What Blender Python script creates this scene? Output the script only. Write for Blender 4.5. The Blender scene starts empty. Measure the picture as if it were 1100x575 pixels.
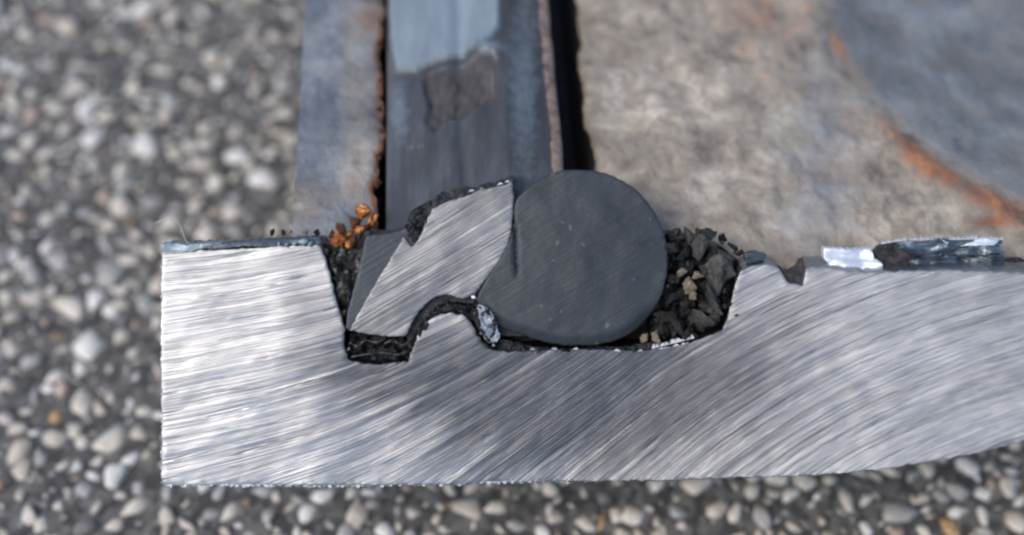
import bpy, bmesh, math, random
import numpy as np
from mathutils import Vector, noise
from mathutils.geometry import delaunay_2d_cdt

rnd = random.Random(7)
S = bpy.context.scene
COL = S.collection

# ------------------------------------------------------------------ camera
TH = math.radians(56.2)              # how steeply the camera looks down
D0 = 0.26                          # camera to cut face, metres
FPX = 1300.0                       # focal length in photo pixels (1100 wide)
PX = D0 / FPX                      # metres per photo pixel on the cut face
HC = 0.077                         # height of the face centre above the ground
O = Vector((0, 0, HC))
RIGHT = Vector((1, 0, 0))
UP = Vector((0, math.sin(TH), math.cos(TH)))
VIEW = Vector((0, math.cos(TH), -math.sin(TH)))
BACK = Vector((-0.0514, 1, 0)).normalized()           # the casting runs away level with the ground

cam = bpy.data.cameras.new('camera')
cam_ob = bpy.data.objects.new('camera', cam)
COL.objects.link(cam_ob)
cam_ob.location = O - VIEW * D0
cam_ob.rotation_euler = (math.pi / 2 - TH, 0, 0)
cam.sensor_width = 36
cam.lens = FPX * 36 / 1100
cam.clip_start = 0.01
cam.clip_end = 100
cam.dof.use_dof = True
cam.dof.focus_distance = D0 + 0.001
cam.dof.aperture_fstop = 4.5
S.camera = cam_ob

# ------------------------------------------------------------------ daylight
SUN_EL = math.radians(52)
SUN_AZ = math.radians(236)          # compass style: 0 = +Y, clockwise from above
world = bpy.data.worlds.new('World')
S.world = world
world.use_nodes = True
wn = world.node_tree
bg = wn.nodes['Background']
sky = wn.nodes.new('ShaderNodeTexSky')
sky.sky_type = 'NISHITA'
sky.sun_disc = False
sky.sun_elevation = SUN_EL
sky.sun_rotation = SUN_AZ
sky.air_density = 1.0
sky.dust_density = 1.7
wn.links.new(sky.outputs[0], bg.inputs[0])
bg.inputs[1].default_value = 0.13
sun = bpy.data.lights.new('sun', 'SUN')
sun.energy = 1.15
sun.angle = math.radians(25)
sun.color = (1.0, 0.93, 0.83)
sun_ob = bpy.data.objects.new('sun', sun)
COL.objects.link(sun_ob)
sd = Vector((math.sin(SUN_AZ) * math.cos(SUN_EL), math.cos(SUN_AZ) * math.cos(SUN_EL), math.sin(SUN_EL)))
sun_ob.rotation_euler = sd.to_track_quat('Z', 'Y').to_euler()
sun_ob.location = sd * 3

S.view_settings.view_transform = 'Standard'
S.view_settings.look = 'None'
S.view_settings.gamma = 1
S.view_settings.exposure = 0.56
S.view_settings.use_curve_mapping = False
S.render.engine = 'CYCLES'
S.cycles.filter_width = 2.4         # the photograph is soft even where it is in focus
S.cycles.max_bounces = 6


# ------------------------------------------------------------------ helpers
def lin(r, g, b):
    f = lambda c: (c / 255) / 12.92 if c <= 10 else ((c / 255 + 0.055) / 1.055) ** 2.4
    return (f(r), f(g), f(b), 1)


def P(x, y, w=0.0):
    """a point on (or w metres behind) the plane of the cut face, from photo pixels"""
    return O + RIGHT * ((x - 550) * PX) + UP * ((287.5 - y) * PX) + VIEW * w


def to_px(co):
    q = np.asarray(co) - np.array(O - VIEW * D0)
    dep = q @ np.array(VIEW)
    return 550 + q @ np.array(RIGHT) / dep * FPX, 287.5 - q @ np.array(UP) / dep * FPX, dep


def fbm(x, y, z=0.0, o=4):
    return noise.fractal(Vector((x, y, z)), 1.0, 2.0, o)


def sstep(a, b, x):
    t = np.clip((x - a) / (b - a), 0, 1)
    return t * t * (3 - 2 * t)


def tag(o, label=None, cat=None, group=None, kind=None):
    if label: o['label'] = label
    if cat: o['category'] = cat
    if group: o['group'] = group
    if kind: o['kind'] = kind
    return o


def link(name, me, mats, parent=None):
    if not isinstance(mats, (list, tuple)): mats = [mats]
    if len(me.materials) == 0:
        for m in mats: me.materials.append(m)
    o = bpy.data.objects.new(name, me)
    COL.objects.link(o)
    if parent:
        o.parent = parent
        o.matrix_parent_inverse = parent.matrix_basis.inverted()
    return o


def empty(name, loc, label, cat, group=None):
    o = bpy.data.objects.new(name, None)
    COL.objects.link(o)
    o.location = loc
    o.empty_display_size = 0.01
    return tag(o, label, cat, group)


def mesh(name, vs, fs, smooth=True):
    me = bpy.data.meshes.new(name)
    me.from_pydata([tuple(v) for v in vs], [], fs)
    me.update()
    if smooth:
        me.polygons.foreach_set('use_smooth', [True] * len(me.polygons))
    return me


def spline(pts, step=3.0, closed=True, smooth=True):
    """Catmull-Rom through pts, resampled every step pixels; a point given as (x, y, 1) is a sharp corner"""
    n = len(pts)
    out = []
    for i in range(n if closed else n - 1):
        p0, p1, p2, p3 = (pts[(i + k) % n] if closed else pts[min(max(i + k, 0), n - 1)] for k in (-1, 0, 1, 2))
        a, b = np.array(p1[:2], float), np.array(p2[:2], float)
        m1 = (b - np.array(p0[:2], float)) / 2 if smooth and len(p1) < 3 else (b - a)
        m2 = (np.array(p3[:2], float) - a) / 2 if smooth and len(p2) < 3 else (b - a)
        k = max(1, int(round(np.linalg.norm(b - a) / step)))
        for j in range(k):
            t = j / k
            h = (2*t**3 - 3*t**2 + 1) * a + (t**3 - 2*t**2 + t) * m1 + (-2*t**3 + 3*t**2) * b + (t**3 - t**2) * m2
            out.append(h)
    if not closed: out.append(np.array(pts[-1][:2], float))
    return np.array(out)


def inside(pts, poly):
    x, y = pts[:, 0], pts[:, 1]
    r = np.zeros(len(pts), bool)
    a = poly
    b = np.roll(poly, -1, axis=0)
    for (x1, y1), (x2, y2) in zip(a, b):
        if y1 == y2: continue
        c = ((y1 > y) != (y2 > y)) & (x < (x2 - x1) * (y - y1) / (y2 - y1) + x1)
        r ^= c
    return r


def edge_dist(pts, poly):
    d = np.full(len(pts), 1e9)
    a = poly
    b = np.roll(poly, -1, axis=0)
    for p, q in zip(a, b):
        v = q - p
        L = max(v @ v, 1e-9)
        t = np.clip(((pts - p) @ v) / L, 0, 1)
        d = np.minimum(d, np.hypot(*(pts - p - t[:, None] * v).T))
    return d


def scratch_q(x, y):
    """height (px) measured across the curved grinding marks"""
    xs = np.array([100, 172, 350, 500, 700, 850, 1000, 1100, 1300, 1600])
    an = np.radians([3, 5, 13, 26, 40, 40, 35, 29, 22, 16])
    gx = np.arange(100, 1601, 2.0)
    g = np.cumsum(np.tan(np.interp(gx, xs, an))) * 2
    g -= np.interp(600, gx, g)
    return (287.5 - y) - np.interp(x, gx, g) * np.clip(1 + 0.22 * (y - 400) / 100, 0.3, 2)


def plate(name, outline, mat, parent, w0=0.0, back=(0, 0, 0.008), sp=5.0, bevel=2.0, drop=None, relief=None,
          jitter=0.0, jscale=0.2, qfun=None, nseg=2, taper=1.0, seed=0):
    """a solid with a densely meshed front face (outline in photo px) and sides swept along back = (px, px, metres)"""
    ol = np.array(outline, float)
    if jitter:
        ol = np.array([p + jitter * np.array((fbm(p[0]*jscale, p[1]*jscale, seed), fbm(p[0]*jscale, p[1]*jscale, seed + 9))) for p in ol])
    area = 0.5 * np.sum(ol[:, 0] * np.roll(ol[:, 1], -1) - np.roll(ol[:, 0], -1) * ol[:, 1])
    if area < 0: ol = ol[::-1]
    n = len(ol)
    x0, y0 = ol.min(0)
    x1, y1 = ol.max(0)
    gx, gy = np.meshgrid(np.arange(x0, x1, sp), np.arange(y0, y1, sp * 0.87))
    gx = gx + (np.arange(gx.shape[0]) % 2)[:, None] * sp / 2
    pts = np.stack([gx.ravel(), gy.ravel()], 1)
    rr = np.random.RandomState(seed + 3)
    pts += rr.uniform(-0.2, 0.2, pts.shape) * sp
    pts = pts[inside(pts, ol)]
    if len(pts):
        pts = pts[edge_dist(pts, ol) > max(0.55 * sp, bevel * 0.9)]
    # a ring just inside the rim carries the bevel
    t = np.roll(ol, -1, 0) - np.roll(ol, 1, 0)
    t /= np.maximum(np.hypot(*t.T), 1e-6)[:, None]
    nr = np.stack([-t[:, 1], t[:, 0]], 1)
    rings = []
    for f in (0.4, 1.0):
        rg = ol + nr * bevel * f
        ok = inside(rg, ol)
        rg = rg[ok]
        rg = rg[edge_dist(rg, ol) > bevel * f * 0.8]
        rings.append(rg)
    allp = np.concatenate([ol] + rings + [pts])
    res = delaunay_2d_cdt([Vector(p) for p in allp], [], [list(range(n))], 1, 1e-4)
    vs2, fs = np.array([tuple(v) for v in res[0]]), [list(f) for f in res[2]]
    orig = {}
    for i, o in enumerate(res[3]):
        for k in o: orig[k] = i
    d = edge_dist(vs2, ol)
    drop = bevel * PX if drop is None else drop
    w = w0 + drop * (1 - np.sqrt(np.clip(1 - (1 - np.clip(d / bevel, 0, 1)) ** 2, 0, 1)))
    if relief is not None: w = w + relief(vs2[:, 0], vs2[:, 1], d)
    V = [P(a, b, c) for (a, b), c in zip(vs2, w)]
    F = []
    for f in fs:
        a, b, c = (vs2[k] for k in f[:3])
        s = (b[0]-a[0])*(c[1]-a[1]) - (b[1]-a[1])*(c[0]-a[0])
        F.append(f[::-1] if s > 0 else f)       # image y runs down: this winding faces the camera
    UVP = [tuple(p) for p in vs2]
    loop = [orig[i] for i in range(n)]
    cen = ol.mean(0)
    prev = loop
    for s in range(1, nseg + 1):
        k = s / nseg
        cur = []
        for i in range(n):
            b = ol[i] + np.array(back[:2]) * k
            b = cen + (b - cen) * (1 + (taper - 1) * k)
            cur.append(len(V))
            V.append(P(b[0], b[1], w[loop[i]] + back[2] * k))
            UVP.append((b[0] + k * 20, b[1] + k * 20))
        for i in range(n):
            j = (i + 1) % n
            F.append([prev[i], prev[j], cur[j], cur[i]])
        prev = cur
    cap = delaunay_2d_cdt([Vector(p) for p in ol], [], [list(range(n))], 1, 1e-4)
    for f in cap[2]:
        a, b, c = (cap[3][k][0] for k in f[:3])
        s = (ol[b][0]-ol[a][0])*(ol[c][1]-ol[a][1]) - (ol[b][1]-ol[a][1])*(ol[c][0]-ol[a][0])
        F.append([prev[k] for k in ((a, b, c) if s > 0 else (c, b, a))])
    me = mesh(name, V, F)
    uv = me.uv_layers.new(name='scratch')
    ua = np.array(UVP)
    q = qfun(ua[:, 0], ua[:, 1]) if qfun else scratch_q(ua[:, 0], ua[:, 1])
    li = np.zeros(len(me.loops), np.int32)
    me.loops.foreach_get('vertex_index', li)
    uv.data.foreach_set('uv', np.stack([ua[li, 0] * 0.01, q[li] * 0.01], 1).astype(np.float32).ravel())
    bm = bmesh.new()
    bm.from_mesh(me)
    for f in bm.faces[len(fs):]: pass
    bm.edges.ensure_lookup_table()
    for e in bm.edges:
        if len(e.link_faces) == 2 and e.calc_face_angle(0) > math.radians(50): e.smooth = False
    bm.to_mesh(me)
    bm.free()
    return link(name, me, mat, parent)


def sweep(name, prof, mat, parent, w0, L, ns, deform, masks, close=True):
    """sweep a closed profile (photo px, at depth w0) level away from the camera; deform(px, py, i, l) and masks() shape it"""
    n = len(prof)
    base = np.array([P(x, y, w0) for x, y in prof])
    ls = np.linspace(0, 1, ns + 1) ** 1.15 * L
    V = (base[None] + np.array(BACK)[None, None] * ls[:, None, None]).reshape(-1, 3)
    px, py, dep = to_px(V)
    idx = np.tile(np.arange(n), ns + 1)
    V = deform(V, px, py, idx, np.repeat(ls, n))
    F = []
    for s in range(ns):
        for i in range(n):
            j = (i + 1) % n
            F.append([s*n + i, s*n + j, (s+1)*n + j, (s+1)*n + i])
    F.append([i for i in range(n)][::-1])
    F.append([ns*n + i for i in range(n)])
    me = mesh(name, V, F)
    bm = bmesh.new(); bm.from_mesh(me)
    bmesh.ops.recalc_face_normals(bm, faces=bm.faces)
    for e in bm.edges:
        if len(e.link_faces) == 2 and e.calc_face_angle(0) > math.radians(60): e.smooth = False
    bm.to_mesh(me); bm.free()
    at = me.color_attributes.new('mask', 'FLOAT_COLOR', 'POINT')
    m = masks(V, px, py, idx, np.repeat(ls, n))
    at.data.foreach_set('color', m.astype(np.float32).ravel())
    return link(name, me, mat, parent)


def lump_mesh(name, sub, rough, seed, stretch=(1, 1, 1), freq=1.2, facet=False):
    bm = bmesh.new()
    bmesh.ops.create_icosphere(bm, subdivisions=sub, radius=1)
    off = Vector((seed * 3.7, seed * 1.3, seed * 5.1))
    for v in bm.verts:
        k = 1 + rough * noise.fractal(v.co * freq + off, 1.0, 2.0, 3)
        v.co = Vector((v.co.x * stretch[0], v.co.y * stretch[1], v.co.z * stretch[2])) * k
    me = bpy.data.meshes.new(name)
    bm.to_mesh(me); bm.free()
    me.polygons.foreach_set('use_smooth', [not facet] * len(me.polygons))
    return me


# ------------------------------------------------------------------ materials
class Mat:
    def __init__(s, name, **kw):
        s.m = bpy.data.materials.new(name)
        s.m.use_nodes = True
        s.t = s.m.node_tree
        s.b = s.t.nodes['Principled BSDF']
        for k, v in kw.items(): s.set(k, v)

    def set(s, k, v):
        i = s.b.inputs[k.replace('_', ' ')]
        if hasattr(v, 'is_output'): s.t.links.new(v, i)
        else: i.default_value = v

    def n(s, kind, **kw):
        nd = s.t.nodes.new('ShaderNode' + kind)
        for k, v in kw.items(): setattr(nd, k, v)
        return nd

    def feed(s, i, v):
        if hasattr(v, 'is_output'): s.t.links.new(v, i)
        elif v is not None: i.default_value = v

    def coord(s): return s.n('TexCoord').outputs['Object']

    def uv(s, name):
        nd = s.n('UVMap'); nd.uv_map = name
        return nd.outputs[0]

    def scale(s, v, k):
        nd = s.n('Mapping'); s.feed(nd.inputs[0], v); nd.inputs['Scale'].default_value = k
        return nd.outputs[0]

    def noise(s, v, sc, det=4, rough=0.55, dist=0.0):
        nd = s.n('TexNoise'); s.feed(nd.inputs['Vector'], v)
        nd.inputs['Scale'].default_value = sc; nd.inputs['Detail'].default_value = det
        nd.inputs['Roughness'].default_value = rough; nd.inputs['Distortion'].default_value = dist
        return nd.outputs[0]

    def ramp(s, f, stops):
        nd = s.n('ValToRGB'); s.feed(nd.inputs[0], f)
        e = nd.color_ramp.elements
        while len(e) < len(stops): e.new(0.5)
        for k, (p, c) in zip(e, stops):
            k.position = p; k.color = c if hasattr(c, '__len__') else (c, c, c, 1)
        return nd.outputs[0]

    def math(s, op, a, b=None, c=None):
        nd = s.n('Math', operation=op)
        for i, v in zip(nd.inputs, (a, b, c)): s.feed(i, v)
        return nd.outputs[0]

    def mix(s, f, a, b, mode='MIX'):
        nd = s.n('Mix', data_type='RGBA', blend_type=mode)
        s.feed(nd.inputs[0], f); s.feed(nd.inputs[6], a); s.feed(nd.inputs[7], b)
        return nd.outputs[2]

    def bump(s, h, dist, strength=1.0, prev=None):
        nd = s.n('Bump'); s.feed(nd.inputs['Height'], h)
        nd.inputs['Distance'].default_value = dist; nd.inputs['Strength'].default_value = strength
        if prev is not None: s.feed(nd.inputs['Normal'], prev)
        return nd.outputs[0]

    def attr(s, name):
        nd = s.n('Attribute'); nd.attribute_name = name
        sp = s.n('SeparateColor'); s.t.links.new(nd.outputs['Color'], sp.inputs[0])
        return sp.outputs[0], sp.outputs[1], sp.outputs[2]


def steel_mat(name, base, dark, rough=0.36, depth=0.00010, dark_mid=False):
    m = Mat(name, Metallic=0.9)
    uv = m.uv('scratch')
    wv = m.n('VectorMath', operation='ADD')                        # the marks wander a little
    wob = m.n('TexNoise'); m.feed(wob.inputs['Vector'], m.scale(uv, (0.7, 0.9, 1))); wob.inputs['Scale'].default_value = 1.0
    ws = m.n('VectorMath', operation='MULTIPLY'); m.feed(ws.inputs[0], wob.outputs['Color']); ws.inputs[1].default_value = (0, 0.07, 0)
    m.feed(wv.inputs[0], uv); m.feed(wv.inputs[1], ws.outputs[0]); uv = wv.outputs[0]
    r2 = m.n('Mapping'); m.feed(r2.inputs[0], uv); r2.inputs['Rotation'].default_value = (0, 0, math.radians(3.5)); r2.inputs['Scale'].default_value = (0.4, 40, 1)
    a = m.noise(m.scale(uv, (0.16, 12, 1)), 1.0, 5, 0.6, 0.1)       # broad streaks
    b = m.noise(m.scale(uv, (0.42, 46, 1)), 1.0, 3, 0.65, 0.1)      # scratches
    b2 = m.noise(r2.outputs[0], 1.0, 3, 0.65, 0.1)                 # a second pass of the disc
    c = m.noise(m.scale(uv, (2.0, 120, 1)), 1.0, 2, 0.6)           # fine hairlines
    g = m.noise(m.scale(uv, (1.2, 2.2, 1)), 1.0, 3, 0.5)           # cloudy wear
    gouge = m.ramp(m.noise(m.scale(uv, (0.9, 24, 1)), 1.0, 2, 0.5), [(0.62, 0.0), (0.72, 1.0)])
    fade = m.ramp(m.noise(m.scale(uv, (1.6, 3, 1)), 1.0, 2), [(0.35, 0.15), (0.65, 1.0)])
    h = m.math('ADD', m.math('MULTIPLY', a, 0.75), m.math('ADD', m.math('MULTIPLY', m.math('MULTIPLY', m.math('ADD', b, m.math('MULTIPLY', b2, 0.7)), fade), 0.42), m.math('MULTIPLY', c, 0.16)))
    h = m.math('SUBTRACT', m.math('MULTIPLY', h, 0.85), m.math('MULTIPLY', gouge, 0.35))
    t = m.math('ADD', m.math('MULTIPLY', b, 0.6), m.math('MULTIPLY', g, 0.4))
    col = m.ramp(m.math('ADD', m.math('MULTIPLY', t, 0.65), m.math('MULTIPLY', a, 0.35)), [(0.36, dark), (0.6, base)])
    if dark_mid:                          # dark reflection painted into the middle of the face, along with smeared rubber
        sm = m.attr('dark_mid')[0]
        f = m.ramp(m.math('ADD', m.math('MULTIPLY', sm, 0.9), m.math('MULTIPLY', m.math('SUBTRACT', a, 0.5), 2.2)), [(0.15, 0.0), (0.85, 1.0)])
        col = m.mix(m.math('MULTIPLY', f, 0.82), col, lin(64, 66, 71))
    m.set('Base Color', col)
    m.set('Roughness', m.ramp(b, [(0.3, rough + 0.1), (0.7, rough - 0.06)]))
    tg = m.n('Tangent', direction_type='UV_MAP'); tg.uv_map = 'scratch'
    m.set('Anisotropic', 0.55)
    m.t.links.new(tg.outputs[0], m.b.inputs['Tangent'])
    m.set('Normal', m.bump(h, depth * 4, 0.8))
    return m.m


M_STEEL = steel_mat('ground_steel', lin(178, 179, 180), lin(126, 127, 129), dark_mid=True)
M_CORE = steel_mat('ground_core_steel', lin(152, 153, 154), lin(94, 94, 95), 0.42)
M_BURR = Mat('bright_burr', Base_Color=lin(206, 207, 208), Metallic=0.7, Roughness=0.6).m
m_ = Mat('bright_sliver', Base_Color=lin(224, 230, 236), Metallic=0.6, Roughness=0.5)
m_.set('Normal', m_.bump(m_.noise(m_.scale(m_.coord(), (0.4, 1, 1)), 900, 4), 0.0006, 0.8))
M_SLIVER = m_.m


def rubber_mat(name, col, rough=0.55):
    m = Mat(name)
    uv = m.uv('scratch')
    a = m.noise(m.scale(uv, (2, 26, 1)), 1.0, 3, 0.6, 0.3)
    o = m.coord()
    b = m.noise(o, 120, 4)
    f = m.noise(o, 900, 2)
    s = m.ramp(m.noise(o, 520, 1, 0.4), [(0.73, 0.0), (0.77, 1.0)])
    c = m.mix(m.ramp(b, [(0.35, 0.0), (0.7, 1.0)]), tuple(x * 0.85 for x in col[:3]) + (1,), tuple(x * 1.2 for x in col[:3]) + (1,))
    st = m.ramp(m.noise(m.scale(uv, (0.7, 14, 1)), 1.0, 4, 0.65, 0.2), [(0.35, 0.0), (0.7, 1.0)])
    c = m.mix(m.math('MULTIPLY', st, 0.3), c, tuple(x * 1.75 for x in col[:3]) + (1,))
    d = m.ramp(m.noise(o, 60, 3, 0.6), [(0.58, 0.0), (0.75, 1.0)])
    c = m.mix(m.math('MULTIPLY', d, 0.16), c, lin(112, 98, 82))
    c = m.mix(m.math('MULTIPLY', s, 0.2), c, lin(168, 160, 150))
    m.set('Base Color', c)
    m.set('Roughness', m.ramp(a, [(0.3, rough + 0.08), (0.7, rough - 0.08)]))
    h = m.math('ADD', m.math('MULTIPLY', a, 0.5), m.math('MULTIPLY', f, 0.3))
    m.set('Normal', m.bump(h, 0.00030, 0.8))
    return m.m


M_RUBBER = rubber_mat('cut_rubber', lin(46, 51, 56))
M_JACKET = rubber_mat('jacket_rubber', lin(48, 54, 61), 0.5)


def tar_mat(name, col, tint):
    m = Mat(name)
    o = m.coord()
    a = m.noise(o, 1.5, 5, 0.65)
    m.set('Base Color', m.ramp(a, [(0.35, col), (0.7, tint)]))
    m.set('Roughness', m.ramp(a, [(0.3, 0.26), (0.7, 0.65)]))
    m.set('Normal', m.bump(m.noise(o, 4, 4, 0.7), 0.0016, 0.9))
    return m.m


M_TAR = tar_mat('black_sealant', lin(18, 18, 18), lin(62, 60, 57))
M_TAR_GREY = tar_mat('dusty_sealant', lin(48, 47, 46), lin(108, 106, 102))
m_ = Mat('torn_rubber', Roughness=0.6)
o_ = m_.coord()
m_.set('Base Color', m_.ramp(m_.noise(o_, 500, 4, 0.65), [(0.35, lin(28, 28, 29)), (0.6, lin(66, 66, 68)), (0.75, lin(104, 96, 90))]))
m_.set('Normal', m_.bump(m_.noise(o_, 800, 4, 0.7), 0.0012, 0.9))
M_TAR_FLAT = m_.m
M_CLAY = tar_mat('dry_clay', lin(150, 134, 114), lin(196, 178, 154))
M_RUST = tar_mat('rust_scale', lin(60, 34, 22), lin(150, 92, 60))
m_ = Mat('amber_rust', Roughness=0.22)
o_ = m_.coord()
m_.set('Base Color', m_.ramp(m_.noise(o_, 1.4, 3), [(0.34, lin(96, 46, 18)), (0.52, lin(176, 104, 40)), (0.7, lin(222, 176, 112))]))
m_.set('Normal', m_.bump(m_.noise(o_, 3, 3), 0.0008, 0.7))
M_AMBER = m_.m
m_ = Mat('black_residue', Base_Color=lin(15, 15, 15), Roughness=0.28)
m_.set('Normal', m_.bump(m_.noise(m_.coord(), 900, 4, 0.65), 0.0009, 0.9))
M_BLACK = m_.m


def casting_mat():
    """mask: R rust, G blue-grey bare paint, B pale dust"""
    m = Mat('weathered_casting')
    o = m.coord()
    r, g, b = m.attr('mask')
    n1 = m.noise(o, 60, 5, 0.6)
    n2 = m.noise(o, 140, 7, 0.68, 0.3)
    n3 = m.noise(o, 700, 4)
    n4 = m.noise(o, 48, 3, 0.5, 0.6)
    dirt = m.ramp(m.math('ADD', m.math('MULTIPLY', n2, 0.62), m.math('MULTIPLY', n4, 0.38)), [(0.32, lin(94, 86, 78)), (0.43, lin(138, 128, 116)), (0.54, lin(168, 157, 142)), (0.66, lin(220, 208, 190))])
    paint = m.ramp(n1, [(0.3, lin(78, 85, 94)), (0.5, lin(106, 113, 121)), (0.72, lin(150, 156, 162))])
    rust = m.ramp(n2, [(0.3, lin(102, 68, 50)), (0.55, lin(154, 104, 74)), (0.75, lin(190, 142, 104))])
    pale = m.ramp(n3, [(0.3, lin(160, 150, 138)), (0.7, lin(205, 197, 186))])
    jag = m.math('MULTIPLY', m.math('SUBTRACT', n2, 0.5), 1.6)
    cut = lambda a, lo, hi: m.ramp(m.math('ADD', a, jag), [(lo, 0.0), (hi, 1.0)])
    c = m.mix(cut(g, 0.1, 0.95), dirt, paint)
    c = m.mix(cut(b, 0.5, 0.75), c, pale)
    c = m.mix(cut(r, 0.35, 0.85), c, rust)
    at = m.n('Attribute'); at.attribute_name = 'mask'       # alpha: 0 on the slot walls, their shade painted in as near black
    c = m.mix(m.ramp(m.math('ADD', at.outputs['Alpha'], m.math('MULTIPLY', jag, 0.3)), [(0.4, 0.0), (0.6, 1.0)]), lin(26, 24, 23), c)
    m.set('Base Color', c)
    m.set('Roughness', m.ramp(m.math('ADD', g, jag), [(0.3, 0.75), (0.8, 0.42)]))
    m.set('Normal', m.bump(m.math('ADD', n2, m.math('MULTIPLY', n3, 0.25)), 0.0016, 0.8))
    return m.m


M_CAST = casting_mat()


def jacket_back_mat():
    """mask: R pinkish rust, G pale blue worn skin, B torn brown chip"""
    m = Mat('weathered_rubber_jacket')
    o = m.coord()
    r, g, b = m.attr('mask')
    n1 = m.noise(m.scale(o, (1, 0.22, 1)), 130, 5, 0.65)
    n2 = m.noise(o, 400, 4, 0.6)
    base = m.ramp(n1, [(0.3, lin(48, 49, 51)), (0.5, lin(68, 69, 72)), (0.75, lin(94, 98, 104))])
    pale = m.ramp(n1, [(0.3, lin(110, 122, 131)), (0.7, lin(138, 150, 160))])
    chip = m.ramp(m.noise(m.scale(o, (1, 0.4, 1)), 260, 4, 0.6), [(0.3, lin(54, 52, 53)), (0.55, lin(76, 73, 74)), (0.75, lin(98, 94, 95))])
    rust = m.ramp(n2, [(0.3, lin(104, 84, 74)), (0.7, lin(160, 138, 126))])
    jag = m.math('MULTIPLY', m.math('SUBTRACT', n2, 0.5), 0.7)
    cut = lambda a, lo, hi: m.ramp(m.math('ADD', a, jag), [(lo, 0.0), (hi, 1.0)])
    c = m.mix(cut(g, 0.15, 0.9), base, pale)
    c = m.mix(cut(b, 0.4, 0.6), c, chip)
    c = m.mix(cut(r, 0.4, 0.7), c, rust)
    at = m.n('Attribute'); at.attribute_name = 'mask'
    c = m.mix(at.outputs['Alpha'], lin(26, 24, 23), c)  # jacket sides coloured near black for the shade in the gaps
    m.set('Base Color', c)
    m.set('Roughness', m.ramp(m.math('ADD', b, m.math('MULTIPLY', r, 0.6)), [(0.2, 0.42), (0.6, 0.85)]))
    m.set('Normal', m.bump(m.math('ADD', m.math('MULTIPLY', n1, 0.8), m.math('MULTIPLY', n2, 0.3)), 0.0006, 0.6))
    return m.m


M_JBACK = jacket_back_mat()

# ------------------------------------------------------------------ ground: dark asphalt with exposed pebbles
m_ = Mat('worn_asphalt', Roughness=0.85)
o_ = m_.coord()
v_ = m_.n('TexVoronoi'); m_.feed(v_.inputs['Vector'], o_); v_.inputs['Scale'].default_value = 420
m_.set('Base Color', m_.mix(m_.ramp(v_.outputs['Color'], [(0.3, 0.0), (0.9, 1.0)]), lin(68, 67, 67), lin(122, 119, 114)))
m_.set('Normal', m_.bump(m_.noise(o_, 700, 4, 0.7), 0.0012, 0.9))
M_ASPHALT = m_.m


def stone_mat(name, a, b):
    m = Mat(name, Roughness=0.6)
    o = m.coord()
    m.set('Base Color', m.ramp(m.noise(o, 500 if 'gravel' in name else 1.6, 4, 0.6), [(0.28, tuple(k * 0.82 for k in a[:3]) + (1,)), (0.45, a), (0.72, b)]))
    m.set('Normal', m.bump(m.noise(o, 900 if 'gravel' in name else 2.6, 4, 0.65), 0.0005, 0.6))
    return m.m


STONE_COL = [((186, 177, 164), (216, 207, 193)), ((214, 210, 204), (238, 235, 229)), ((156, 153, 150), (188, 185, 181)),
             ((168, 136, 98), (204, 172, 130)), ((176, 154, 138), (206, 186, 170)), ((108, 105, 103), (132, 129, 126)),
             ((198, 190, 177), (228, 220, 207))]
STONE_W = [28, 17, 15, 1.5, 4, 6, 28]
M_STONE = [stone_mat('pebble_stone_%d' % i, lin(*a), lin(*b)) for i, (a, b) in enumerate(STONE_COL)]
M_GRAVEL = [stone_mat('gravel_stone_%d' % i, lin(*a), lin(*b)) for i, (a, b) in enumerate(STONE_COL)]

gv, gf = [], []
N = 60
for j in range(N + 1):
    for i in range(N + 1):
        x = (i / N - 0.5) * 4; y = (j / N - 0.5) * 4
        gv.append((x, y, 0.0))
for j in range(N):
    for i in range(N):
        a = j * (N + 1) + i
        gf.append((a, a + 1, a + N + 2, a + N + 1))
ground = tag(link('ground', mesh('ground', gv, gf), M_ASPHALT), kind='structure')

rs = np.random.RandomState(11)
GX, GY0, GY1 = 0.42, -0.16, 0.46
cell = 0.0125
grid = {}
stones = []


def try_stone(x, y, r):
    ci, cj = int(x // cell), int(y // cell)
    for i in (ci - 1, ci, ci + 1):
        for j in (cj - 1, cj, cj + 1):
            for (a, b, q) in grid.get((i, j), ()):
                if (a - x) ** 2 + (b - y) ** 2 < ((q + r) * 0.73) ** 2: return False
    grid.setdefault((ci, cj), []).append((x, y, r))
    stones.append((x, y, r))
    return True


for r0, r1, cnt in ((0.0036, 0.0052, 1300), (0.0025, 0.0038, 16000), (0.0014, 0.0025, 34000), (0.0007, 0.0014, 26000)):
    for x, y, r in zip(rs.uniform(-GX, GX, cnt), rs.uniform(GY0, GY1, cnt), rs.uniform(r0, r1, cnt)):
        try_stone(x, y, r)
stones = np.array(stones)
sx, sy, sdep = to_px(np.c_[stones[:, :2], np.zeros(len(stones))])
vis = (sx > -10) & (sx < 1110) & (sy > -10) & (sy < 585) & ~((sx > 185) & (sy > 262) & (sy < 515 - np.clip(sx - 800, 0, 300) * 0.18)) & ~((sx > 320) & (sy < 280))
size = np.where(vis, stones[:, 2] / sdep, 0)
order = np.argsort(-size)
single = set(order[:295].tolist())

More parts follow.
